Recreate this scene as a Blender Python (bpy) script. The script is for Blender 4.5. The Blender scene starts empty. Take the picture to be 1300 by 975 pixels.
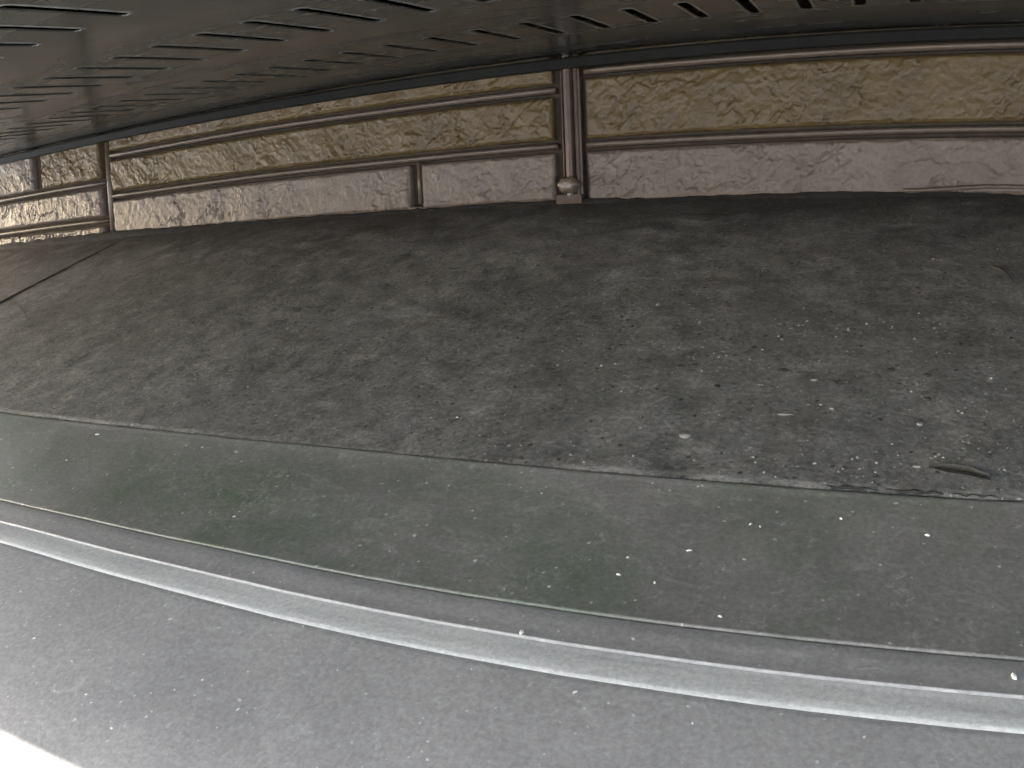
import bpy, bmesh, math, random
import numpy as np
from mathutils import Matrix, Vector

random.seed(7)
SC = bpy.context.scene
COL = SC.collection

# ------------------------------------------------------------------ camera
# wide action-camera lens: angle from axis = K1*r + K3*r^3, r in half image widths
K1, K3 = 0.6201147, -0.0218542
cam = bpy.data.cameras.new("camera")
cam.type = 'PANO'
cam.sensor_width = 36.0
cam.sensor_fit = 'HORIZONTAL'
cam.clip_start = 0.01
cam.clip_end = 500.0
cy = cam if hasattr(cam, "fisheye_polynomial_k1") else cam.cycles
cy.panorama_type = 'FISHEYE_LENS_POLYNOMIAL'
cy.fisheye_fov = math.radians(179)
cy.fisheye_polynomial_k0 = 0.0
cy.fisheye_polynomial_k1 = -K1 / 18.0
cy.fisheye_polynomial_k2 = 0.0
cy.fisheye_polynomial_k3 = -K3 / 18.0 ** 3
cy.fisheye_polynomial_k4 = 0.0
camo = bpy.data.objects.new("camera", cam)
COL.objects.link(camo)
camo.matrix_world = Matrix(((0.9128716, -0.0384673, 0.4064304, 0),
                            (0.4062843, 0.1831001, -0.8952136, 0),
                            (-0.0399809, 0.9823414, 0.1827756, 0),
                            (0, 0, 0, 1)))
SC.camera = camo

# ------------------------------------------------------------------ sky, sun, exposure (bright overcast)
SUN_EL, SUN_AZ = math.radians(28), math.radians(254)      # azimuth measured from +y towards +x
w = bpy.data.worlds.new("World")
SC.world = w
w.use_nodes = True
nt = w.node_tree
sky = nt.nodes.new("ShaderNodeTexSky")
sky.sky_type = 'NISHITA'
sky.sun_disc = False
sky.sun_elevation = SUN_EL
sky.sun_rotation = SUN_AZ
sky.air_density = 1.0
sky.dust_density = 3.0
sky.ozone_density = 0.6
bg = nt.nodes["Background"]
bg.inputs["Strength"].default_value = 0.12
nt.links.new(sky.outputs[0], bg.inputs[0])
sun = bpy.data.lights.new("sun", 'SUN')
sun.energy = 3.6
sun.angle = math.radians(0.5)
sun.color = (1.0, 0.985, 0.965)
suno = bpy.data.objects.new("sun", sun)
COL.objects.link(suno)
dirv = Vector((math.sin(SUN_AZ) * math.cos(SUN_EL), math.cos(SUN_AZ) * math.cos(SUN_EL), math.sin(SUN_EL)))
suno.rotation_euler = (-dirv).to_track_quat('-Z', 'Y').to_euler()
suno.location = dirv * 20
SC.view_settings.view_transform = 'Standard'
SC.view_settings.look = 'None'
SC.view_settings.exposure = 3.05
SC.view_settings.gamma = 1.0
SC.view_settings.use_curve_mapping = False

# ------------------------------------------------------------------ noise helpers
_rng = np.random.RandomState(3)
_PERM = _rng.rand(512, 512)


def vnoise(x, y, seed=0):
    x = np.asarray(x, float) + seed * 37.31
    y = np.asarray(y, float) + seed * 91.73
    xi = np.floor(x).astype(int); yi = np.floor(y).astype(int)
    fx = x - xi; fy = y - yi
    fx = fx * fx * fx * (fx * (fx * 6 - 15) + 10); fy = fy * fy * fy * (fy * (fy * 6 - 15) + 10)
    g = lambda a, b: _PERM[a % 512, b % 512]
    return (g(xi, yi) * (1 - fx) + g(xi + 1, yi) * fx) * (1 - fy) + (g(xi, yi + 1) * (1 - fx) + g(xi + 1, yi + 1) * fx) * fy


def fbm(x, y, seed=0, octv=4, gain=0.5):
    s = 0; a = 1; t = 0
    for o in range(octv):
        s = s + a * vnoise(x * 2 ** o, y * 2 ** o, seed + o * 5)
        t += a; a *= gain
    return s / t


def sstep(a, b, v):
    t = np.clip((v - a) / (b - a), 0, 1)
    return t * t * (3 - 2 * t)


# ------------------------------------------------------------------ object helpers
def empty(name, loc, label, cat, group=None, kind=None):
    o = bpy.data.objects.new(name, None)
    COL.objects.link(o)
    o.location = loc
    o.empty_display_size = 0.1
    o["label"] = label; o["category"] = cat
    if group: o["group"] = group
    if kind: o["kind"] = kind
    return o


def mesh_obj(name, verts, faces, mat, parent=None, smooth=False):
    me = bpy.data.meshes.new(name)
    if parent is not None:
        off = parent.location
        if parent.parent is not None:
            off = off + parent.parent.location
        verts = np.asarray(verts, float) - np.array(off)
    me.from_pydata([tuple(v) for v in verts], [], [tuple(f) for f in faces])
    me.materials.append(mat)
    if smooth:
        me.polygons.foreach_set("use_smooth", [True] * len(me.polygons))
    me.update()
    o = bpy.data.objects.new(name, me)
    COL.objects.link(o)
    if parent is not None:
        o.parent = parent
    return o


def box_data(x0, x1, y0, y1, z0, z1):
    v = [(x0, y0, z0), (x1, y0, z0), (x1, y1, z0), (x0, y1, z0), (x0, y0, z1), (x1, y0, z1), (x1, y1, z1), (x0, y1, z1)]
    f = [(0, 3, 2, 1), (4, 5, 6, 7), (0, 1, 5, 4), (1, 2, 6, 5), (2, 3, 7, 6), (3, 0, 4, 7)]
    return v, f


def extrude_x(loop, xs, wob=None):
    """closed loop of (y,z) points swept along x; wob(x,y) gives a small z offset"""
    n = len(loop); vs = []; fs = []
    for x in xs:
        for (y, z) in loop:
            vs.append((x, y, z + (wob(x, y) if wob else 0)))
    for i in range(len(xs) - 1):
        for j in range(n):
            a = i * n + j; b = i * n + (j + 1) % n
            fs.append((a, b, b + n, a + n))
    fs.append(tuple(range(n))[::-1]); fs.append(tuple(range((len(xs) - 1) * n, len(xs) * n)))
    return vs, fs


def thicken(path, t):
    """open (y,z) path -> closed loop with thickness t below it"""
    p = np.array(path, float)
    d = np.gradient(p, axis=0)
    nrm = np.stack([-d[:, 1], d[:, 0]], 1)
    nrm /= np.linalg.norm(nrm, axis=1)[:, None]
    nrm[nrm[:, 1] > 0] *= -1
    q = p + nrm * t
    return [tuple(a) for a in p] + [tuple(a) for a in q[::-1]]


# ------------------------------------------------------------------ materials
class M:
    def __init__(s, name):
        s.m = bpy.data.materials.new(name); s.m.use_nodes = True
        s.t = s.m.node_tree; s.b = s.t.nodes["Principled BSDF"]
        s.tc = s.t.nodes.new("ShaderNodeTexCoord")
        s.geo = s.t.nodes.new("ShaderNodeNewGeometry")

    def n(s, typ, **kw):
        nd = s.t.nodes.new(typ)
        for k, v in kw.items(): setattr(nd, k, v)
        return nd

    def l(s, a, b): s.t.links.new(a, b)

    def mapped(s, scale=(1, 1, 1), rot=(0, 0, 0)):
        mp = s.n("ShaderNodeMapping")
        mp.inputs["Scale"].default_value = scale; mp.inputs["Rotation"].default_value = rot
        s.l(s.geo.outputs["Position"], mp.inputs[0])
        return mp.outputs[0]

    def noise(s, scale, detail=4, rough=.55, vec=None, dist=0):
        nd = s.n("ShaderNodeTexNoise")
        nd.inputs["Scale"].default_value = scale; nd.inputs["Detail"].default_value = detail
        nd.inputs["Roughness"].default_value = rough; nd.inputs["Distortion"].default_value = dist
        s.l(vec if vec is not None else s.geo.outputs["Position"], nd.inputs["Vector"])
        return nd.outputs[0]

    def voro(s, scale, vec=None, feat='F1', rnd=1.0):
        nd = s.n("ShaderNodeTexVoronoi"); nd.feature = feat
        nd.inputs["Scale"].default_value = scale; nd.inputs["Randomness"].default_value = rnd
        s.l(vec if vec is not None else s.geo.outputs["Position"], nd.inputs["Vector"])
        return nd

    def ramp(s, fac, stops):
        nd = s.n("ShaderNodeValToRGB")
        e = nd.color_ramp.elements
        while len(e) < len(stops): e.new(0.5)
        for i, (p, c) in enumerate(stops):
            e[i].position = p
            e[i].color = (c, c, c, 1) if not isinstance(c, tuple) else (*c, 1)
        s.l(fac, nd.inputs[0])
        return nd.outputs[0]

    def mix(s, fac, a, b, mode='MIX'):
        nd = s.n("ShaderNodeMix", data_type='RGBA', blend_type=mode)
        for sock, v in ((nd.inputs[0], fac), (nd.inputs[6], a), (nd.inputs[7], b)):
            if hasattr(v, "is_linked") or hasattr(v, "links"): s.l(v, sock)
            elif isinstance(v, tuple): sock.default_value = (*v, 1)
            else: sock.default_value = v
        return nd.outputs[2]

    def math(s, op, a, b=0.0):
        nd = s.n("ShaderNodeMath", operation=op)
        for sock, v in ((nd.inputs[0], a), (nd.inputs[1], b)):
            if hasattr(v, "links"): s.l(v, sock)
            else: sock.default_value = v
        return nd.outputs[0]

    def bump(s, h, strength=.3, dist=.002, prev=None):
        nd = s.n("ShaderNodeBump")
        nd.inputs["Strength"].default_value = strength; nd.inputs["Distance"].default_value = dist
        s.l(h, nd.inputs["Height"])
        if prev is not None: s.l(prev, nd.inputs["Normal"])
        return nd.outputs[0]

    def done(s, col=None, rough=None, nrm=None, spec=.5, metal=0):
        for key, v in (("Base Color", col), ("Roughness", rough), ("Normal", nrm)):
            if v is None: continue
            if hasattr(v, "links"): s.l(v, s.b.inputs[key])
            elif isinstance(v, tuple): s.b.inputs[key].default_value = (*v, 1)
            else: s.b.inputs[key].default_value = v
        s.b.inputs["Specular IOR Level"].default_value = spec
        s.b.inputs["Metallic"].default_value = metal
        return s.m


def specks(m, col, scale, size, keep, spot_col, vec=None, seed=(0, 0, 0)):
    """sparse small irregular specks: voronoi cells of which a fraction are kept"""
    mp = m.n("ShaderNodeMapping"); mp.inputs["Location"].default_value = seed
    nz = m.n("ShaderNodeTexNoise"); nz.inputs["Scale"].default_value = scale * 1.3
    m.l(m.geo.outputs["Position"], nz.inputs["Vector"])
    add = m.n("ShaderNodeVectorMath", operation='MULTIPLY_ADD')
    m.l(nz.outputs["Color"], add.inputs[0]); add.inputs[1].default_value = (.5 / scale,) * 3
    m.l(m.geo.outputs["Position"], add.inputs[2])
    m.l(add.outputs[0], mp.inputs[0])
    v = m.voro(scale, mp.outputs[0])
    near = m.ramp(v.outputs["Distance"], [(size * .6, 1.0), (size, 0.0)])
    sep = m.n("ShaderNodeSeparateColor"); m.l(v.outputs["Color"], sep.inputs[0])
    k = m.math('GREATER_THAN', sep.outputs[0], 1 - keep)
    f = m.math('MULTIPLY', near, k)
    f = m.math('MULTIPLY', f, sep.outputs[1])
    return m.mix(f, col, spot_col), f


def mat_weathered():
    m = M("weathered_roof_sheet")
    big = m.noise(3.0, 7, .68, dist=.8)
    patch = m.noise(11, 8, .72, dist=.5)
    mid = m.noise(38, 7, .72)
    fine = m.noise(190, 5, .75)
    streak = m.noise(1.0, 7, .68, vec=m.mapped((26, 4, 4)))
    c = m.ramp(mid, [(.32, (.108, .110, .111)), (.68, (.222, .224, .223))])
    c = m.mix(1.0, c, m.ramp(big, [(.36, .80), (.58, 1.06)]), 'MULTIPLY')
    c = m.mix(1.0, c, m.ramp(patch, [(.34, .80), (.5, .98), (.66, 1.10)]), 'MULTIPLY')
    c = m.mix(1.0, c, m.ramp(streak, [(.3, .84), (.65, 1.08)]), 'MULTIPLY')
    c = m.mix(1.0, c, m.ramp(fine, [(.30, .50), (.70, 1.45)]), 'MULTIPLY')
    warm = m.ramp(m.noise(6, 5), [(.52, 0.0), (.75, .45)])
    c = m.mix(warm, c, m.mix(1.0, c, (1.06, .99, .95), 'MULTIPLY'))
    blk = m.ramp(m.noise(17, 8, .78, dist=1.4), [(.59, 0.0), (.66, .7)])
    c = m.mix(blk, c, (.045, .045, .046))
    pale = m.ramp(m.noise(24, 9, .8, dist=.9), [(.58, 0.0), (.68, .42)])
    c = m.mix(pale, c, (.34, .335, .32))
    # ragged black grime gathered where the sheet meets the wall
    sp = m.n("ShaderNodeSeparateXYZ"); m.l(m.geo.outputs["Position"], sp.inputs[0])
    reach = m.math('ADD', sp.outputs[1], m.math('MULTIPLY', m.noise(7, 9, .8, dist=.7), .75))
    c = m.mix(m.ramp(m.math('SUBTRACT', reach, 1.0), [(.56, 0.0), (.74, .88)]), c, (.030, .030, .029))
    c, f1 = specks(m, c, 110, .30, .30, (.03, .03, .03))
    c, f2 = specks(m, c, 80, .16, .16, (.42, .41, .39), seed=(3, 1, 2))
    c, f3 = specks(m, c, 210, .28, .20, (.40, .39, .375), seed=(1, 5, 2))
    h = m.math('ADD', m.math('MULTIPLY', mid, .7), fine)
    h = m.math('ADD', h, m.math('MULTIPLY', f2, .8))
    n1 = m.bump(h, .75, .003)
    r = m.ramp(mid, [(.3, .60), (.7, .82)])
    return m.done(c, r, n1, .35)


def mat_band():
    m = M("smooth_green_stained_metal")
    big = m.noise(2.4, 6, .62, dist=.5)
    mid = m.noise(18, 7, .68)
    fine = m.noise(240, 5, .72)
    c = m.ramp(mid, [(.3, (.150, .149, .147)), (.7, (.212, .210, .206))])
    alg = m.ramp(big, [(.38, 0.0), (.60, .9)])
    alg2 = m.math('MULTIPLY', alg, m.ramp(m.noise(20, 8, .78, dist=.8), [(.38, .25), (.58, 1.0)]))
    c = m.mix(alg2, c, (.084, .122, .080))
    smear = m.ramp(m.noise(1.0, 8, .75, vec=m.mapped((12, 34, 34), (0, 0, .9)), dist=1.6), [(.54, 0.0), (.68, .36)])
    c = m.mix(smear, c, (.34, .35, .335))
    blot = m.ramp(m.noise(44, 8, .78, dist=2.2), [(.575, 0.0), (.66, .55)])
    c = m.mix(blot, c, (.36, .375, .36))
    c = m.mix(1.0, c, m.ramp(fine, [(.3, .72), (.7, 1.28)]), 'MULTIPLY')
    c, f = specks(m, c, 62, .12, .26, (.66, .66, .65))
    c, f = specks(m, c, 140, .20, .22, (.55, .55, .54), seed=(4, 2, 1))
    nn = m.bump(m.math('ADD', fine, m.math('MULTIPLY', mid, .8)), .22, .0014)
    return m.done(c, m.ramp(mid, [(.3, .32), (.7, .50)]), nn, .5)


def mat_lower():
    m = M("dusty_grey_metal")
    mid = m.noise(10, 8, .7)
    fine = m.noise(260, 5, .72)
    c = m.ramp(mid, [(.3, (.258, .258, .262)), (.7, (.318, .318, .322))])
    c = m.mix(1.0, c, m.ramp(fine, [(.3, .76), (.7, 1.24)]), 'MULTIPLY')
    smear = m.ramp(m.noise(1.0, 8, .75, vec=m.mapped((16, 30, 30), (0, 0, -.7)), dist=1.6), [(.54, 0.0), (.70, .30)])
    c = m.mix(smear, c, (.46, .465, .475))
    blot = m.ramp(m.noise(42, 8, .78, dist=2.0), [(.575, 0.0), (.67, .45)])
    c = m.mix(blot, c, (.50, .51, .52))
    c, f = specks(m, c, 72, .11, .28, (.8, .8, .8))
    c, f = specks(m, c, 170, .20, .22, (.62, .62, .62), seed=(2, 7, 1))
    nn = m.bump(m.math('ADD', fine, mid), .2, .0012)
    return m.done(c, m.ramp(mid, [(.3, .34), (.7, .52)]), nn, .5)


def mat_strip():
    m = M("chalky_ledge_metal")
    lng = m.noise(1.0, 6, .6, vec=m.mapped((6, 90, 90)))
    fine = m.noise(300, 4, .7)
    c = m.ramp(lng, [(.3, (.32, .33, .335)), (.7, (.44, .45, .45))])
    c = m.mix(1.0, c, m.ramp(fine, [(.3, .82), (.7, 1.18)]), 'MULTIPLY')
    return m.done(c, .75, m.bump(m.math('ADD', fine, lng), .4, .0015), .3)


def mat_siding(name, tint):
    m = M(name)
    mid = m.noise(14, 5, .6)
    fine = m.noise(160, 6, .7)
    c = m.ramp(mid, [(.3, tuple(.088 * q for q in tint)), (.7, tuple(.126 * q for q in tint))])
    c = m.mix(1.0, c, m.ramp(fine, [(.25, .75), (.7, 1.18)]), 'MULTIPLY')
    dirt = m.ramp(m.noise(60, 6, .75), [(.60, 0.0), (.72, .5)])
    c = m.mix(dirt, c, (.07, .055, .04))
    nn = m.bump(m.math('ADD', m.noise(420, 4, .6), m.math('MULTIPLY', fine, 1.3)), .5, .0012)
    return m.done(c, m.ramp(fine, [(.3, .26), (.7, .42)]), nn, .27)


def mat_joint():
    m = M("brown_joint")
    g = m.noise(70, 5, .6)
    c = m.ramp(g, [(.3, (.068, .051, .034)), (.7, (.098, .076, .052))])
    return m.done(c, .42, m.bump(m.noise(250, 4), .2, .001), .5)


def mat_backing():
    m = M("dark_groove_brown")
    c = m.ramp(m.noise(60, 5), [(.3, (.034, .025, .017)), (.7, (.05, .038, .026))])
    return m.done(c, .75, m.bump(m.noise(200, 4), .3, .001), .15)


def mat_soffit():
    m = M("dark_glossy_soffit_paint")
    sm = m.noise(1.0, 6, .6, vec=m.mapped((3.0, 12, 12), (0, 0, .5)), dist=.5)
    fine = m.noise(120, 5, .65)
    c = m.ramp(sm, [(.3, (.018, .0172, .0145)), (.7, (.034, .0325, .028))])
    c, f = specks(m, c, 120, .16, .05, (.16, .16, .15))
    r = m.ramp(sm, [(.35, .15), (.62, .30)])
    return m.done(c, r, m.bump(m.math('ADD', m.noise(5, 2), m.math('MULTIPLY', fine, .04)), .10, .004), .32)


def mat_simple(name, c0, c1, rough, scale=40, bumpk=.2, spec=.5):
    m = M(name)
    g = m.noise(scale, 5, .6)
    return m.done(m.ramp(g, [(.3, c0), (.7, c1)]), rough, m.bump(m.noise(scale * 4, 4), bumpk, .001), spec)


MW = mat_weathered(); MB_ = mat_band(); ML = mat_lower(); MS = mat_strip()
MSID = mat_siding("embossed_stone_siding", (1.10, .88, .68)); MSIDO = mat_siding("embossed_stone_siding_olive", (.74, .50, .215)); MJ = mat_joint(); MBK = mat_backing(); MSO = mat_soffit()
MTRIM = mat_simple("dark_trim_paint", (.006, .006, .005), (.010, .010, .0083), .4, 30, .1, .10)
MBLK = mat_simple("black_void", (.0015, .0015, .0015), (.0025, .0025, .0025), 1.0, 40, .2, .0)
MUND = mat_simple("black_underlay", (.012, .012, .012), (.022, .022, .021), .8, 50)
MCONC = mat_simple("pale_concrete_ground", (.60, .61, .625), (.70, .71, .725), .8, 3, .3)
MFASC = mat_simple("dark_brown_fascia", (.05, .042, .035), (.065, .055, .045), .4)
MTILE = mat_simple("dark_house_roof", (.05, .05, .052), (.07, .07, .072), .6)
MRENDER = mat_simple("beige_render", (.42, .38, .32), (.48, .44, .38), .8)
MWHITE = mat_simple("white_plaster", (.72, .71, .69), (.8, .79, .77), .8, 20, .3)
MTRB = mat_simple("brown_metal_trim", (.050, .034, .022), (.078, .055, .037), .34, 60, .12, .35)
MPEB = mat_simple("pale_pebble", (.20, .197, .188), (.32, .315, .30), .7, 200, .4)
MGRIT = mat_simple("grey_grit", (.16, .155, .15), (.36, .35, .33), .8, 60, .3)
MTWIG = mat_simple("dark_bark", (.024, .023, .021), (.048, .046, .042), .7, 300, .5)
MFOOT = mat_simple("dull_brown_foot", (.05, .036, .026), (.085, .062, .046), .6, 120, .5, .25)
MBOLT = mat_simple("brown_painted_cap", (.10, .07, .05), (.15, .108, .078), .22, 150, .3, .5)

# ------------------------------------------------------------------ setting: ground
N = 40
gv = []; gf = []
for i in range(N + 1):
    for j in range(N + 1):
        gv.append((-150 + 300 * i / N, -150 + 300 * j / N, -3.1))
for i in range(N):
    for j in range(N):
        a = i * (N + 1) + j
        gf.append((a, a + N + 1, a + N + 2, a + 1))
go = mesh_obj("ground", gv, gf, MCONC); go["kind"] = "structure"

X0, X1 = -2.84, 2.6            # ends of the house front
WY = 1.4                      # face of the wall

# ------------------------------------------------------------------ lower roof
S = 0.318                     # fall of the roof
RY, RZ = 0.627, -0.199        # point where the weathered sheet ends


def rz(y): return RZ + S * (y - RY)


def at_angle(phi, h):
    """point lying h above the roof plane on the sight line at elevation phi"""
    k = math.sqrt(1 + S * S)
    c = RZ - S * RY + h * k
    y = c / (math.tan(phi) - S)
    return y, y * math.tan(phi)


roof = empty("lower_roof", (0, 0.9, rz(0.9)), "low dark grey sheet metal roof stained with dirt, sloping away below the brown wall", "roof")


def wob(x, y):
    return 0.0022 * (math.sin(x * 2.3 + y * 3) * math.cos(x * .9 - y * 5 + 1)) + 0.0012 * math.sin(x * 6.1 + 2.0 * math.sin(y * 7)) + .0013 * (float(fbm(x * 9, y * 5, 14, 4)) - .5)


def sheet(name, y0, y1, x0, x1, h, t, mat, nx, ny, fine=0.0, front=None):
    """roof sheet between y0 (low) and y1 (high), a little uneven, with thickness"""
    xs = np.linspace(x0, x1, nx); ys = np.linspace(y0, y1, ny)
    X, Y = np.meshgrid(xs, ys, indexing='ij')
    Z = RZ + S * (Y - RY) + h
    Z = Z + 0.0022 * np.sin(X * 2.3 + Y * 3) * np.cos(X * .9 - Y * 5 + 1)
    if fine:
        Z = Z + (fbm(X * 30, Y * 30, 2, 4) - .5) * fine
    if front is not None:
        Y = Y.copy(); Y[:, 0] += front(xs)
    top = np.stack([X, Y, Z], -1).reshape(-1, 3)
    bot = top - np.array([0, 0, t])
    n = nx * ny; f = []
    for i in range(nx - 1):
        for j in range(ny - 1):
            a = i * ny + j
            f.append((a, a + ny, a + ny + 1, a + 1)); f.append((n + a, n + a + 1, n + a + ny + 1, n + a + ny))
    for i in range(nx - 1):
        a = i * ny; f.append((a, n + a, n + a + ny, a + ny))
        a = i * ny + ny - 1; f.append((a, a + ny, n + a + ny, n + a))
    for j in range(ny - 1):
        a = j; f.append((a, a + 1, n + a + 1, n + a))
        a = (nx - 1) * ny + j; f.append((a, n + a, n + a + 1, a + 1))
    o = mesh_obj(name, np.vstack([top, bot]), f, mat, roof, True)
    return o


ragged = lambda xs: (fbm(xs * 25, xs * 0 + 3, 9, 4) - .5) * 0.006
SEAM = -1.642
TOPY = 1.43
YH = RY + 0.0035
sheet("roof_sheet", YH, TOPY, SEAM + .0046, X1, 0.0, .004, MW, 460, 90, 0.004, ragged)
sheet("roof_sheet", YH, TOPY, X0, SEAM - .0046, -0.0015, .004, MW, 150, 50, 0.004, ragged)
mesh_obj("underlay", *extrude_x([(0.31, rz(.31) - .03), (0.31, rz(.31) - .015), (TOPY, rz(TOPY) - .010), (TOPY, rz(TOPY) - .03)], [X0, X1]), MUND, roof)

mesh_obj("seam_sealant", *extrude_x([(YH - .001, rz(YH) - .008), (YH - .001, rz(YH) + .0012), (1.39, rz(1.39) + .0012), (1.39, rz(1.39) - .008)], [SEAM - .0045, SEAM + .0045]), MUND, roof)
# middle band: raised hem along its upper edge, small step, dip, rounded nose
kx = list(np.linspace(X0, X1, 420))
p2 = at_angle(-0.48333, 0.0005)
p3 = at_angle(-0.52491, 0.0035)
p4 = at_angle(-0.56428, -0.0035)
p5 = at_angle(-0.88190, -0.006)


def up(y, h): return (y, rz(y) + h)


band_top = [up(RY + .0005, -.010), up(RY + .0004, -.001), up(RY - .0006, .0012), up(RY - .0026, .0018), up(RY - .0055, .0010), up(RY - .010, .0004),
            up(.58, 0), up(.53, 0), up(p2[0] + .006, .0004), up(p2[0] + .002, .0009), (p2[0], p2[1] + .0004)]
mesh_obj("green_band", *extrude_x(thicken(band_top, .002), kx, wob), MB_, roof, True)
q3y = p3[0]
gap = (p2[0] - q3y)
nose = [up(p2[0] + .004, -.0024), up(p2[0] - .0006, -.0012), up(p2[0] - gap * .12, -.0001), up(p2[0] - gap * .4, .0006), up(p2[0] - gap * .6, .0012), up(q3y + .0050, .0019), up(q3y + .0024, .0025)]
for a in range(0, 7):
    t = math.radians(100 - a * 30)
    nose.append((q3y + .0006 * math.cos(t) + .0008, rz(q3y) + .0022 + .0006 * math.sin(t)))
nose.append(up(q3y + .0120, -.0004)); nose.append(up(q3y + .0130, -.0075))
mesh_obj("rolled_edge", *extrude_x(thicken(nose, .0003), kx, wob), ML, roof, True)
strip = [up(q3y + .0135, -.0042), up(q3y + .005, -.0038), up(q3y - .001, -.0034), up((q3y + p4[0]) / 2, -.0031), up(p4[0] + .003, -.0034), up(p4[0] + .0012, -.0040), up(p4[0], -.0085)]
mesh_obj("pale_ledge", *extrude_x(thicken(strip, .0015), kx, wob), MS, roof, True)
low = [up(p4[0] + .006, -.0056), up(p4[0] - .004, -.0054), up(.36, -.0058), up(.32, -.006), up(p5[0] + .004, -.006), (p5[0], p5[1] - .001), (p5[0] - .0004, p5[1] - .004),
       (p5[0] + .0005, p5[1] - .030)]
mesh_obj("lower_sheet", *extrude_x(thicken(low, .0015), kx, wob), ML, roof, True)
# dark upturned flashing where the roof meets the siding
BX = [-4.2, -2.24, -1.72, -1.32, -.995, -.648, -.304, -.047, .092, .245, 2.6]
BZ = [.061, .060, .0625, .054, .052, .0525, .051, .0525, .050, .0475, .045]
xs = np.linspace(X0, X1, 300)
fv = []; ff = []
for x in xs:
    zt = float(np.interp(x, BX, BZ)) + (float(fbm(x * 26, 1.7, 4, 5, .7)) - .5) * .011
    zb = rz(1.385) - .004
    for (y, z) in ((1.386, zb), (1.3895, zt - .012), (1.3945, zt - .002), (1.3985, zt), (1.412, zt), (1.412, zb)):
        fv.append((x, y, z))
for i in range(len(xs) - 1):
    for j in range(6):
        a = i * 6 + j; b = i * 6 + (j + 1) % 6
        ff.append((a, b, b + 6, a + 6))
MFL = mat_simple("black_dirty_flashing", (.018, .017, .016), (.036, .033, .030), .85, 80, .5, .2)
mesh_obj("wall_flashing", fv, ff, MFL, roof, True)

# ------------------------------------------------------------------ siding wall
wall = empty("siding_wall", (0, 1.45, rz(1.4)), "brown glossy siding wall embossed with split stone blocks above the dark roof", "wall")
mesh_obj("backing_board", *box_data(X0, X1, 1.420, 1.46, -.10, .42), MBK, wall)
mesh_obj("lower_wall", *box_data(X0, X1, 1.15, 1.45, -3.1, -.09), MWHITE, wall)
mesh_obj("upper_wall", *box_data(X0, X1, 1.463, 6.0, -.4, 1.2), MRENDER, wall)


def cleft(U, V, style, seed):
    """height 0..1 of a split stone face"""
    a = U * .62 + V * .78; b = -U * .78 + V * .62
    if style == 'streak':          # long diagonal layers
        w_ = fbm(U * 14, V * 14, seed, 5) - .5
        t = fbm(a * 28 + w_ * 2.0, b * 7 + w_ * 2.4, seed + 11, 6, .55)
    elif style == 'scab':          # small scabby patches
        w1 = fbm(U * 42, V * 42, seed, 4) - .5; w2 = fbm(U * 42, V * 42, seed + 3, 4) - .5
        t = fbm(U * 36 + w1 * 1.8, V * 44 + w2 * 1.8, seed + 11, 6, .62)
    else:                          # flat face with scaly patches and some cracks
        w1 = fbm(U * 20, V * 20, seed, 5) - .5
        t = fbm(a * 10 + w1 * 2.2, b * 19 + w1 * 2.2, seed + 11, 6, .56)
    h = 0
    lev = (.36, .44, .52, .60)
    for k, lv in enumerate(lv_ for lv_ in lev):
        h = h + sstep(lv - .006, lv + .006, t + .03 * (fbm(U * 110, V * 110, seed + 20 + k, 3) - .5))
    h = h / len(lev)
    r = fbm(U * 95, V * 95, seed + 40, 5, .62)
    crack = 1 - np.abs(fbm(a * 15, b * 34, seed + 50, 5) * 2 - 1)
    msk = sstep(.44, .54, fbm(U * 7, V * 11, seed + 60, 4)) if style == 'smooth' else (.40 + .60 * sstep(.42, .55, fbm(U * 10, V * 14, seed + 60, 4)))
    h = h * (.12 + .88 * msk) + .5 * (1 - msk)
    cm = sstep(.48, .58, fbm(U * 11, V * 11, seed + 70, 3))
    return h * .72 + r * .42 - .55 * sstep(.945, .985, crack) * cm


def block(x0, x1, z0, z1, style, seed, olive=False, depth=.0058):
    r = .0019
    nx = max(8, int((x1 - x0) / r)); nz = max(6, int((z1 - z0) / r))
    xs = np.linspace(x0, x1, nx); zs = np.linspace(z0, z1, nz)
    X, Z = np.meshgrid(xs, zs, indexing='ij')
    h = cleft(X, Z, style, seed)
    E = np.minimum(np.minimum(X - x0, x1 - X), np.minimum(Z - z0, z1 - Z))
    E = E + (fbm(X * 60, Z * 60, seed + 7, 3) - .5) * .004
    edge = sstep(0.0, .0055, E)
    Y = WY + .0035 - depth * h * (.35 + .65 * edge) + .0025 * (1 - edge)
    P = np.stack([X, Y, Z], -1).reshape(-1, 3)
    f = []
    for i in range(nx - 1):
        for j in range(nz - 1):
            a = i * nz + j
            f.append((a, a + nz, a + nz + 1, a + 1))
    # sides back to the board
    per = [i * nz for i in range(nx)] + [(nx - 1) * nz + j for j in range(1, nz)] + [i * nz + nz - 1 for i in range(nx - 2, -1, -1)] + [j for j in range(nz - 2, 0, -1)]
    base = len(P)
    B = P[per].copy(); B[:, 1] = 1.4205
    P = np.vstack([P, B])
    n = len(per)
    for k in range(n):
        f.append((per[k], base + k, base + (k + 1) % n, per[(k + 1) % n]))
    o = mesh_obj("stone_block", P, f, MSIDO if olive else MSID, wall, True)
    return o


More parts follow.
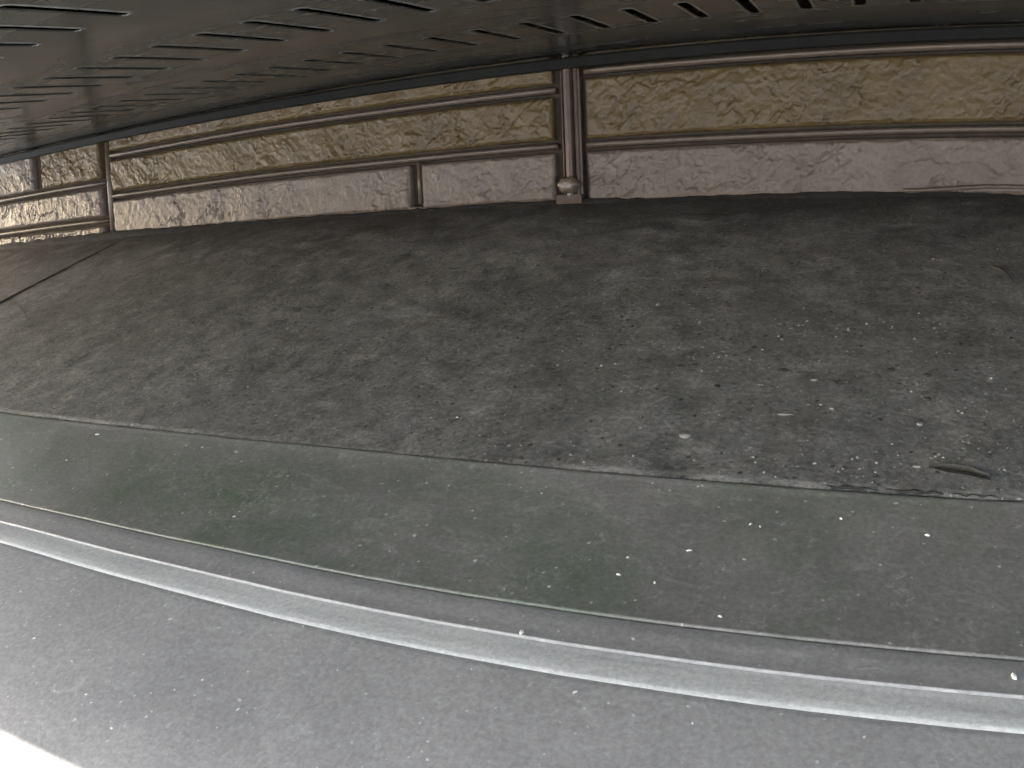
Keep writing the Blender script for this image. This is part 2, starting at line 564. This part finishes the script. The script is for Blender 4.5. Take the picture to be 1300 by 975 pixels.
G = .0125       # half height of a joint
ZT = .318
bl = [
    # right of the joint trim
    (-.474, .62, .2787 + G, ZT + .02, 'smooth', 1), (-.474, .78, .148 + G, .2787 - G, 'patch', 2), (-.474, .55, .046, .148 - G, 'smooth', 3),
    (.80, 1.6, .148 + G, .2787 - G, 'patch', 5), (.575, 1.6, .0600 + .009, .148 - G, 'smooth', 6), (.64, 1.6, .2787 + G, ZT + .02, 'smooth', 4),
    (-.474, 1.6, .0, .0600 - .007, 'smooth', 9),
    # middle panel
    (-1.712, -.536, .2506 + G, ZT + .02, 'smooth', 12), (-1.712, -.536, .1496 + G, .2506 - G, 'streak', 13),
    (-1.712, -.838, .052, .1496 - G, 'smooth', 14), (-.811, -.536, .052, .1496 - G, 'patch', 15),
    # left panel
    (-2.008, -1.756, .1858 + G, ZT + .02, 'scab', 21), (-2.82, -2.052, .1858 + G, ZT + .02, 'streak', 22),
    (-2.82, -1.756, .0906 + G, .1858 - G, 'scab', 23), (-2.82, -1.756, .0, .0906 - G, 'scab', 24),
    (1.62, 2.55, .0, .12, 'smooth', 31), (1.62, 2.55, .145, .30, 'patch', 32),
]
for b in bl: block(*b, olive=b[5] in (1, 2, 4, 5, 12, 13, 21))


def bead(x0, x1, z, r=.0054):
    pr = []
    for a in range(9):
        t = math.pi * a / 8
        pr.append((1.4085 - .0085 * math.sin(t), z + r * math.cos(t)))
    pr = [(1.4210, z + r)] + pr + [(1.4210, z - r)]
    n = max(2, int((x1 - x0) / .05))
    mesh_obj("joint_bead", *extrude_x(pr, list(np.linspace(x0, x1, n)), lambda x, y: .0006 * math.sin(x * 9)), MJ, wall, True)


bead(-.474, 1.61, .2787); bead(-.474, 1.61, .148); bead(.575, 1.61, .060, .0045)
bead(-1.712, -.5295, .2506); bead(-1.712, -.5295, .1496); bead(-.842, -.80, .0545, .004)
bead(-2.82, -1.738, .1858); bead(-2.82, -1.738, .0906)


def bead_v(x, z0, z1, r=.005):
    v = []; f = []
    pr = [(x - r, 1.421)] + [(x - r * math.cos(math.pi * a / 8), 1.4085 - .0085 * math.sin(math.pi * a / 8)) for a in range(9)] + [(x + r, 1.421)]
    for z in (z0, z1):
        for (a, b) in pr: v.append((a, b, z))
    n = len(pr)
    for j in range(n - 1): f.append((j, j + 1, n + j + 1, n + j))
    f.append(tuple(range(n))[::-1]); f.append(tuple(range(n, 2 * n)))
    mesh_obj("joint_bead", v, f, MJ, wall, True)


mesh_obj("joint_bead", *extrude_x([(1.406, .0625), (1.3985, .0620), (1.3958, .0600), (1.3955, .0575), (1.397, .0550), (1.406, .0540)], list(np.linspace(.06, .56, 24)),
         lambda x, y: -.006 * max(0, 1 - (x - .06) / .12) + .0005 * math.sin(x * 40)), MJ, wall, True)
bead_v(-1.7235, .0, .335, .0085)
bead_v(-.8165, .062, .142, .0045)

# vertical joint cover with a six-sided end cap
tr = []


def tprof(pts, z0, z1):
    v = [(x, y, z0) for x, y in pts] + [(x, y, z1) for x, y in pts]
    n = len(pts); f = [(j, (j + 1) % n, n + (j + 1) % n, n + j) for j in range(n)]
    f.append(tuple(range(n))[::-1]); f.append(tuple(range(n, 2 * n)))
    return v, f


cov = mesh_obj("joint_cover", *tprof([(-.5185, 1.421), (-.5185, 1.402), (-.5165, 1.4005), (-.515, 1.402), (-.5145, 1.408), (-.5130, 1.408), (-.5125, 1.398), (-.509, 1.391), (-.503, 1.3885), (-.498, 1.391),
                                      (-.4955, 1.398), (-.4950, 1.404), (-.4932, 1.404), (-.4925, 1.396), (-.4895, 1.3945), (-.4868, 1.397), (-.486, 1.401), (-.483, 1.402), (-.483, 1.421)], .060, .335), MTRB, wall)
cv = []; cf = []
cx, cz = -.503, .0785
rings = [(1.405, 1.0), (1.378, 1.0), (1.370, .84), (1.366, .5)]
for (y, k) in rings:
    for a in range(6):
        t = math.radians(60 * a)
        cv.append((cx + .0215 * k * math.cos(t), y, cz + .0165 * k * math.sin(t)))
for i in range(3):
    for a in range(6):
        cf.append((i * 6 + a, i * 6 + (a + 1) % 6, i * 6 + 6 + (a + 1) % 6, i * 6 + 6 + a))
cf.append(tuple(range(18, 24))); cf.append(tuple(range(5, -1, -1)))
capo = mesh_obj("hexagonal_cap", cv, cf, MBOLT, None)
bv = capo.modifiers.new("bevel", 'BEVEL'); bv.width = .0035; bv.segments = 3
capo.data.transform(Matrix.Translation(-wall.location)); capo.parent = wall
mesh_obj("cap_foot", *box_data(-.530, -.483, 1.390, 1.421, .046, .0615), MFOOT, wall)

# ------------------------------------------------------------------ eave soffit
TS = math.tan(math.radians(6.36))
SZ = .3094


def sz(y): return SZ - TS * (WY - y)


eave = empty("eave_soffit", (0, .9, sz(.9)), "dark glossy vented soffit with rows of slots overhanging the brown wall", "soffit")
PITCH = .0667; SW = .0125
vs = []; fs = []; rim = []
FY = -.255                                              # front edge, carried out of view so the eave keeps sun off the roof


def addq(pts):
    b = len(vs); vs.extend(pts); fs.append(tuple(range(b, b + len(pts))))


rows = [(.957, 1.108, -.402), (.640, .787, -.402 - .0301), (.372, .500, -.577), (.07, .20, -.61), (-.21, -.08, -.577)]
edges = [WY - .002, 1.14, .925, .82, .607, .53, .352, FY]
# plain strips
for (ya, yb) in ((WY - .002, 1.14), (.925, .82), (.607, .53), (.352, .23), (.04, -.05), (-.24, FY)):
    for i in range(60):
        xa = X0 + (X1 - X0) * i / 60; xb = X0 + (X1 - X0) * (i + 1) / 60
        addq([(xa, yb, sz(yb)), (xa, ya, sz(ya)), (xb, ya, sz(ya)), (xb, yb, sz(yb))])
bands = [(.925, 1.14), (.607, .82), (.352, .53), (.04, .23), (-.24, -.05)]
for (s0, s1, xo), (y0, y1) in zip(rows, bands):
    k0 = math.ceil((X0 + PITCH / 2 - xo) / PITCH); k1 = math.floor((X1 - PITCH / 2 - xo) / PITCH)
    xl0 = xo + (k0 - .5) * PITCH; xr1 = xo + (k1 + .5) * PITCH
    for (a, b) in ((X0, xl0), (xr1, X1)):
        if b - a > 1e-5: addq([(a, y0, sz(y0)), (a, y1, sz(y1)), (b, y1, sz(y1)), (b, y0, sz(y0))])
    for k in range(k0, k1 + 1):
        c = xo + k * PITCH; L_, R_ = c - PITCH / 2, c + PITCH / 2
        r = SW / 2
        lo = [(c - r * math.cos(math.pi * i / 5), s0 + r - r * math.sin(math.pi * i / 5)) for i in range(6)]
        hi = [(c + r * math.cos(math.pi * i / 5), s1 - r + r * math.sin(math.pi * i / 5)) for i in range(6)]
        slot = lo + hi
        rect = [(L_, s0 + r), (L_, y0), (L_ + PITCH / 3, y0), (L_ + 2 * PITCH / 3, y0), (R_, y0), (R_, s0 + r), (R_, s1 - r), (R_, y1), (L_ + 2 * PITCH / 3, y1), (L_ + PITCH / 3, y1), (L_, y1), (L_, s1 - r)]
        cm = ((c, (s0 + s1) / 2))

        def grow(p, d):
            x, y = p
            yc = min(max(y, s0 + r), s1 - r)
            dx, dy = x - c, y - yc; q = math.hypot(dx, dy)
            return (c + dx * (q + d) / q, yc + dy * (q + d) / q)
        ringsd = [(rect, 0.0), ([grow(p, .0042) for p in slot], 0.0), ([grow(p, .0018) for p in slot], -.0007), ([grow(p, .0004) for p in slot], -.0005), (slot, .0002), (slot, .0010)]
        base = len(vs)
        for rg, dz in ringsd:
            for (x, y) in rg: vs.append((x, y, sz(y) + dz))
        for i in range(len(ringsd) - 1):
            for j in range(12):
                a = base + i * 12 + j; b = base + i * 12 + (j + 1) % 12
                if i == 1: rim.append(len(fs))
                fs.append((a, a + 12, b + 12, b))
so = mesh_obj("vented_panel", vs, fs, MSO, eave)
so.data.materials.append(mat_simple("slot_rim_glint", (.05, .05, .046), (.12, .12, .11), .28, 90, .2))  # paler rim colour paints in the glints along the slot lips
for i in rim: so.data.polygons[i].material_index = 1
mesh_obj("cavity_shade_sheet", *extrude_x([(FY + .004, sz(FY) + .06), (WY - .003, SZ + .06), (WY - .003, SZ + .075), (FY + .004, sz(FY) + .075)], [X0, X1]), MBLK, eave)  # near-black sheet standing in for the shade inside the slots
# edge trim between soffit and wall
tz0 = 1.385 * math.tan(0.2023164)
tp = [(1.3985, tz0 + .001), (1.385, tz0), (1.3835, tz0 + .0015), (1.3835, SZ - .0085), (1.3850, SZ - .0045), (1.3985, SZ - .0015)]
mesh_obj("edge_trim", *extrude_x(tp, list(np.linspace(X0, X1, 60)), lambda x, y: .0007 * math.sin(x * 3.1)), MTRIM, eave, False)
mesh_obj("fascia_board", *box_data(X0, X1, FY - .022, FY - .001, sz(FY) - .012, sz(FY) + .20), MFASC, eave)
mesh_obj("end_panel", *box_data(X1 + .001, X1 + .02, FY - .02, 1.45, sz(FY) + .2, .52), MFASC, eave)
mesh_obj("house_roof", *extrude_x([(FY - .08, sz(FY) + .203), (FY - .08, sz(FY) + .24), (3.5, 1.85), (6.0, 1.0), (3.5, 1.75)], [X0 - .1, X1 + .1]), MTILE, eave)  # unseen slab above the eave, added to block light from overhead


# ------------------------------------------------------------------ debris on the roof
def surf(x, y, h=0): return (x, y, rz(y) + 0.0022 * math.sin(x * 2.3 + y * 3) * math.cos(x * .9 - y * 5 + 1) + h)


def pebble(loc, size, label, rot=0, seed=0, mat=MPEB):
    rs = random.Random(seed)
    bm = bmesh.new()
    bmesh.ops.create_icosphere(bm, subdivisions=3, radius=1)
    ph = [rs.uniform(0, 6) for _ in range(6)]
    for v in bm.verts:
        d = 1 + .12 * math.sin(3 * v.co.x + ph[0]) * math.cos(2.5 * v.co.y + ph[1]) + .08 * math.sin(5 * v.co.z + ph[2] + 3 * v.co.x)
        v.co = Vector((v.co.x * size[0], v.co.y * size[1], v.co.z * size[2])) * d
    me = bpy.data.meshes.new("pebble"); bm.to_mesh(me); bm.free()
    me.materials.append(mat)
    me.polygons.foreach_set("use_smooth", [True] * len(me.polygons))
    o = bpy.data.objects.new("pebble", me); COL.objects.link(o)
    o.location = surf(loc[0], loc[1], size[2] * .55); o.rotation_euler = (math.atan(S), 0, rot)
    o["label"] = label; o["category"] = "pebble"; o["group"] = "pale pebbles lying on the weathered roof"
    return o


PEBS = [((-.1493, .689), (.0054, .0032, .0018), "oval pale pebble, the largest one on the rough roof sheet, nearest the green band", .4),
        ((-.0675, .7331), (.0070, .0017, .0008), "thin long pale stone lying on the rough roof sheet", .1),
        ((.0493, .7267), (.0036, .0026, .0015), "roundish pale pebble on the rough sheet behind the dark curled leaf", .8),
        ((-.0464, .796), (.0034, .0020, .0012), "small pale pebble on the rough sheet, highest up the roof of the pebbles", .3),
        ((.0449, .664), (.0040, .0016, .0009), "flat pale stone beside the dark curled leaf", .2),
        ((-.0273, .746), (.0024, .0018, .0010), "tiny pale pebble beside the thin long pale stone", .2)]
for k, (loc, size, lab, rot) in enumerate(PEBS):
    pebble(loc, size, lab, rot, k)


def chip_mesh(name, rs, a, b, c, mat):
    """flat irregular flake"""
    n = 7; v = []; f = []
    rr = [rs.uniform(.65, 1.15) for _ in range(n)]
    for k, z, q in ((0, 0, 1.0), (1, c * .6, .92), (2, c, .55)):
        for i in range(n):
            t = 2 * math.pi * i / n
            v.append((a * rr[i] * q * math.cos(t), b * rr[i] * q * math.sin(t), z + (rs.uniform(-.15, .15) * c if k else 0)))
    for k in range(2):
        for i in range(n):
            f.append((k * n + i, k * n + (i + 1) % n, (k + 1) * n + (i + 1) % n, (k + 1) * n + i))
    f.append(tuple(range(2 * n, 3 * n))); f.append(tuple(range(n - 1, -1, -1)))
    me = bpy.data.meshes.new(name); me.from_pydata(v, [], f); me.materials.append(mat); me.update()
    return me


MCHIP = mat_simple("black_debris", (.016, .015, .013), (.035, .032, .028), .8, 200, .5)
MFLECK = mat_simple("white_plaster_fleck", (.62, .62, .60), (.78, .78, .76), .8, 200, .4)
rs = random.Random(11)
CHL = ["leftmost of the small black chips on the rough roof sheet", "small black chip, upper of the two chips above the dry leaf", "third black chip from the left on the rough roof sheet",
       "small black chip, lower of the two chips above the dry leaf", "fourth black chip from the left on the rough roof sheet", "second black chip from the left on the rough roof sheet", "fifth black chip from the left on the rough roof sheet"]
for k, (x, y) in enumerate([(-.182, .8135), (.06, .8116), (-.0774, .8125), (.0579, .7681), (-.0268, .7915), (-.1368, .7769), (.0254, .8199)]):
    o = bpy.data.objects.new("dark_chip", chip_mesh("dark_chip", rs, rs.uniform(.0035, .007), rs.uniform(.0022, .0035), .0022, MCHIP)); COL.objects.link(o)
    o.location = surf(x, y, .0003); o.rotation_euler = (math.atan(S), 0, rs.uniform(-.4, .4))
    o["label"] = CHL[k]; o["category"] = "debris"; o["group"] = "black chips on the rough roof sheet"
BANDF = [(-.1137, .5426, .0030), (-.0755, .5778, .0022), (-.0683, .576, .0020), (.0508, .5808, .0034), (-.0109, .5922, .0024), (-.08, .4826, .0026), (-.1551, .5285, .0022), (-.1565, .5101, .0026),
         (-.1297, .5067, .0028), (-.804, .5532, .0030), (-.8116, .6065, .0040)]
BFL = ["white fleck alone on the green band, right of the group of three", "left one of a close pair of white flecks on the green band", "right one of a close pair of white flecks on the green band",
       "rightmost and longest white fleck on the green band", "white fleck nearest the rough sheet's edge on the right half of the green band", "lowest white fleck on the green band, just above the crease",
       "topmost of a group of three white flecks on the green band", "left lower fleck of a group of three on the green band", "right lower fleck of a group of three on the green band",
       "lower of two white flecks at the left end of the green band", "upper of two white flecks at the left end of the green band"]
for k, (x, y, q) in enumerate(BANDF):
    q *= .68
    o = bpy.data.objects.new("white_fleck", chip_mesh("white_fleck", rs, q * rs.uniform(.8, 1.1), q * rs.uniform(.4, .7), .0011, MFLECK)); COL.objects.link(o)
    o.location = surf(x, y, .0002); o.rotation_euler = (math.atan(S), 0, rs.uniform(0, 6))
    o["label"] = BFL[k]; o["category"] = "fleck"; o["group"] = "white flecks on the green band"
LFL = ["white fleck closest to the eave edge on the lowest grey sheet", "fourth white fleck from the left on the lowest grey sheet", "leftmost white fleck on the lowest grey sheet",
       "second white fleck from the left on the lowest grey sheet", "second white fleck from the right on the lowest grey sheet", "rightmost white fleck on the lowest grey sheet"]
for k, (x, y) in enumerate([(-.4415, .2982), (-.3615, .3419), (-.528, .3351), (-.4869, .3144), (-.1536, .4121), (-.0795, .404)]):
    q = rs.uniform(.0012, .0022)
    o = bpy.data.objects.new("white_fleck", chip_mesh("white_fleck", rs, q, q * rs.uniform(.4, .9), .0009, MFLECK)); COL.objects.link(o)
    o.location = surf(x, y, -.0056); o.rotation_euler = (math.atan(S), 0, rs.uniform(0, 6))
    o["label"] = LFL[k]; o["category"] = "fleck"; o["group"] = "white flecks on the lowest sheet"
for (x, y, q, lab) in [(.0978, .4563, .0032, "larger white fleck clinging above the rolled metal edge at the right"), (-.2018, .4433, .0026, "small white fleck sitting on the rolled metal edge")]:
    o = bpy.data.objects.new("white_fleck", chip_mesh("white_fleck", rs, q * .6, q, .0014, MFLECK)); COL.objects.link(o)
    o.location = surf(x, y, .0021); o.rotation_euler = (math.atan(S), 0, .2)
    o["label"] = lab; o["category"] = "fleck"

# dark curled leaf and thin twig
LF = [(.0540, .6635, .0004), (.0577, .6621, .0008), (.0667, .6590, .0034), (.0760, .6572, .0042), (.0847, .6553, .0040), (.0930, .6525, .0024), (.0987, .6505, .0018), (.1010, .6498, .0005)]
lv = []; lf = []
for i, (x, y, r) in enumerate(LF):
    dx, dy = (.3, .95)
    wv = .0006 * math.sin(i * 2.1)
    for (k, hz) in ((-1, .0035), (-.5, .0014), (0, .0008 + wv), (.5, .0016), (1, .0042)):
        for th in (0, .0007):
            a = surf(x + dx * r * k, y + dy * r * k + wv, hz * min(1, r / .002) + th + .0004)
            lv.append(a)
m_ = 5
for i in range(len(LF) - 1):
    for k in range(m_ - 1):
        for th in (0, 1):
            q = lambda ii, kk: (ii * m_ + kk) * 2 + th
            lf.append((q(i, k), q(i + 1, k), q(i + 1, k + 1), q(i, k + 1)))
    for k in (0, m_ - 1):
        q = lambda ii, th: (ii * m_ + k) * 2 + th
        lf.append((q(i, 0), q(i + 1, 0), q(i + 1, 1), q(i, 1)))
o = mesh_obj("dry_leaf", lv, lf, MTWIG, None, True)
o["label"] = "narrow dark dry leaf curled on the roof just above the green band"; o["category"] = "leaf"


def tube(name, pts, rad, mat, n=7):
    v = []; f = []
    for i, p in enumerate(pts):
        p = Vector(p); a = Vector(pts[max(0, i - 1)]); b = Vector(pts[min(len(pts) - 1, i + 1)])
        t = (b - a).normalized(); u = t.cross(Vector((0, 0, 1))).normalized(); w_ = u.cross(t)
        for k in range(n):
            g = 2 * math.pi * k / n
            v.append(tuple(p + (u * math.cos(g) + w_ * math.sin(g)) * rad[i]))
    for i in range(len(pts) - 1):
        for k in range(n):
            a = i * n + k; b = i * n + (k + 1) % n
            f.append((a, b, b + n, a + n))
    f.append(tuple(range(n))[::-1]); f.append(tuple(range((len(pts) - 1) * n, len(pts) * n)))
    return mesh_obj(name, v, f, mat, None, True)


o = tube("twig", [surf(.150, 1.085, .002), surf(.1547, 1.082, .0025), surf(.1619, 1.0722, .003), surf(.167, 1.0624, .003), surf(.169, 1.0503, .002), surf(.1692, 1.044, .0015)], [.0008, .0016, .0019, .0018, .0014, .0006], MTWIG)
o["label"] = "short curved dark twig on the shaded part of the roof"; o["category"] = "twig"
# black grime packed in the lap above the band
GRL = ["left stretch of black grime packed along the top of the green band", "thickest middle stretch of black grime along the top of the green band", "thin right stretch of black grime below the dry leaf"]
for gk, (xa, xb, hh) in enumerate([(-.030, .014, .0034), (.020, .064, .0040), (.070, .105, .0022)]):
    pts = []; rad = []
    for i in range(14):
        t = i / 13
        pts.append(surf(xa + (xb - xa) * t, RY + .0035 + .0012 * math.sin(t * 17), .0004)); rad.append(max(.0003, hh * .5 * math.sin(math.pi * min(1, max(0, t))) ** .6 * (.75 + .25 * math.sin(t * 23 + xa * 90))))
    o = tube("grime_clump", pts, rad, MCHIP)
    o["label"] = GRL[gk]; o["category"] = "grime"; o["group"] = "black grime in the lap of the roof sheets"

# loose grit on the rough sheet: too fine to count
gvv = []; gff = []
nr = np.random.RandomState(5)
for i in range(2600):
    if i < 1700:
        x = nr.normal(.02, .22); y = nr.uniform(.64, .93) - nr.rand() ** 2 * .0
    else:
        x = nr.uniform(-2.0, .5); y = nr.uniform(.636, 1.2)
    if y < .637 or y > 1.36 or float(vnoise(x * 14, y * 14, 3)) < .42: continue
    r = .0004 + .0013 * nr.rand() ** 5
    a0 = nr.rand() * 6
    c = surf(x, y, 0)
    b = len(gvv)
    for k in range(4):
        t = a0 + k * math.pi / 2 + nr.uniform(-.3, .3)
        gvv.append((c[0] + r * 1.3 * math.cos(t), c[1] + r * math.sin(t), c[2] + .0002 + S * r * math.sin(t)))
    gvv.append((c[0] + r * .2, c[1], c[2] + r * 1.0))
    gff += [(b, b + 1, b + 4), (b + 1, b + 2, b + 4), (b + 2, b + 3, b + 4), (b + 3, b, b + 4)]
o = mesh_obj("roof_grit", gvv, gff, MGRIT)
o["kind"] = "stuff"; o["label"] = "pale loose grit scattered over the rough grey roof sheet"; o["category"] = "grit"
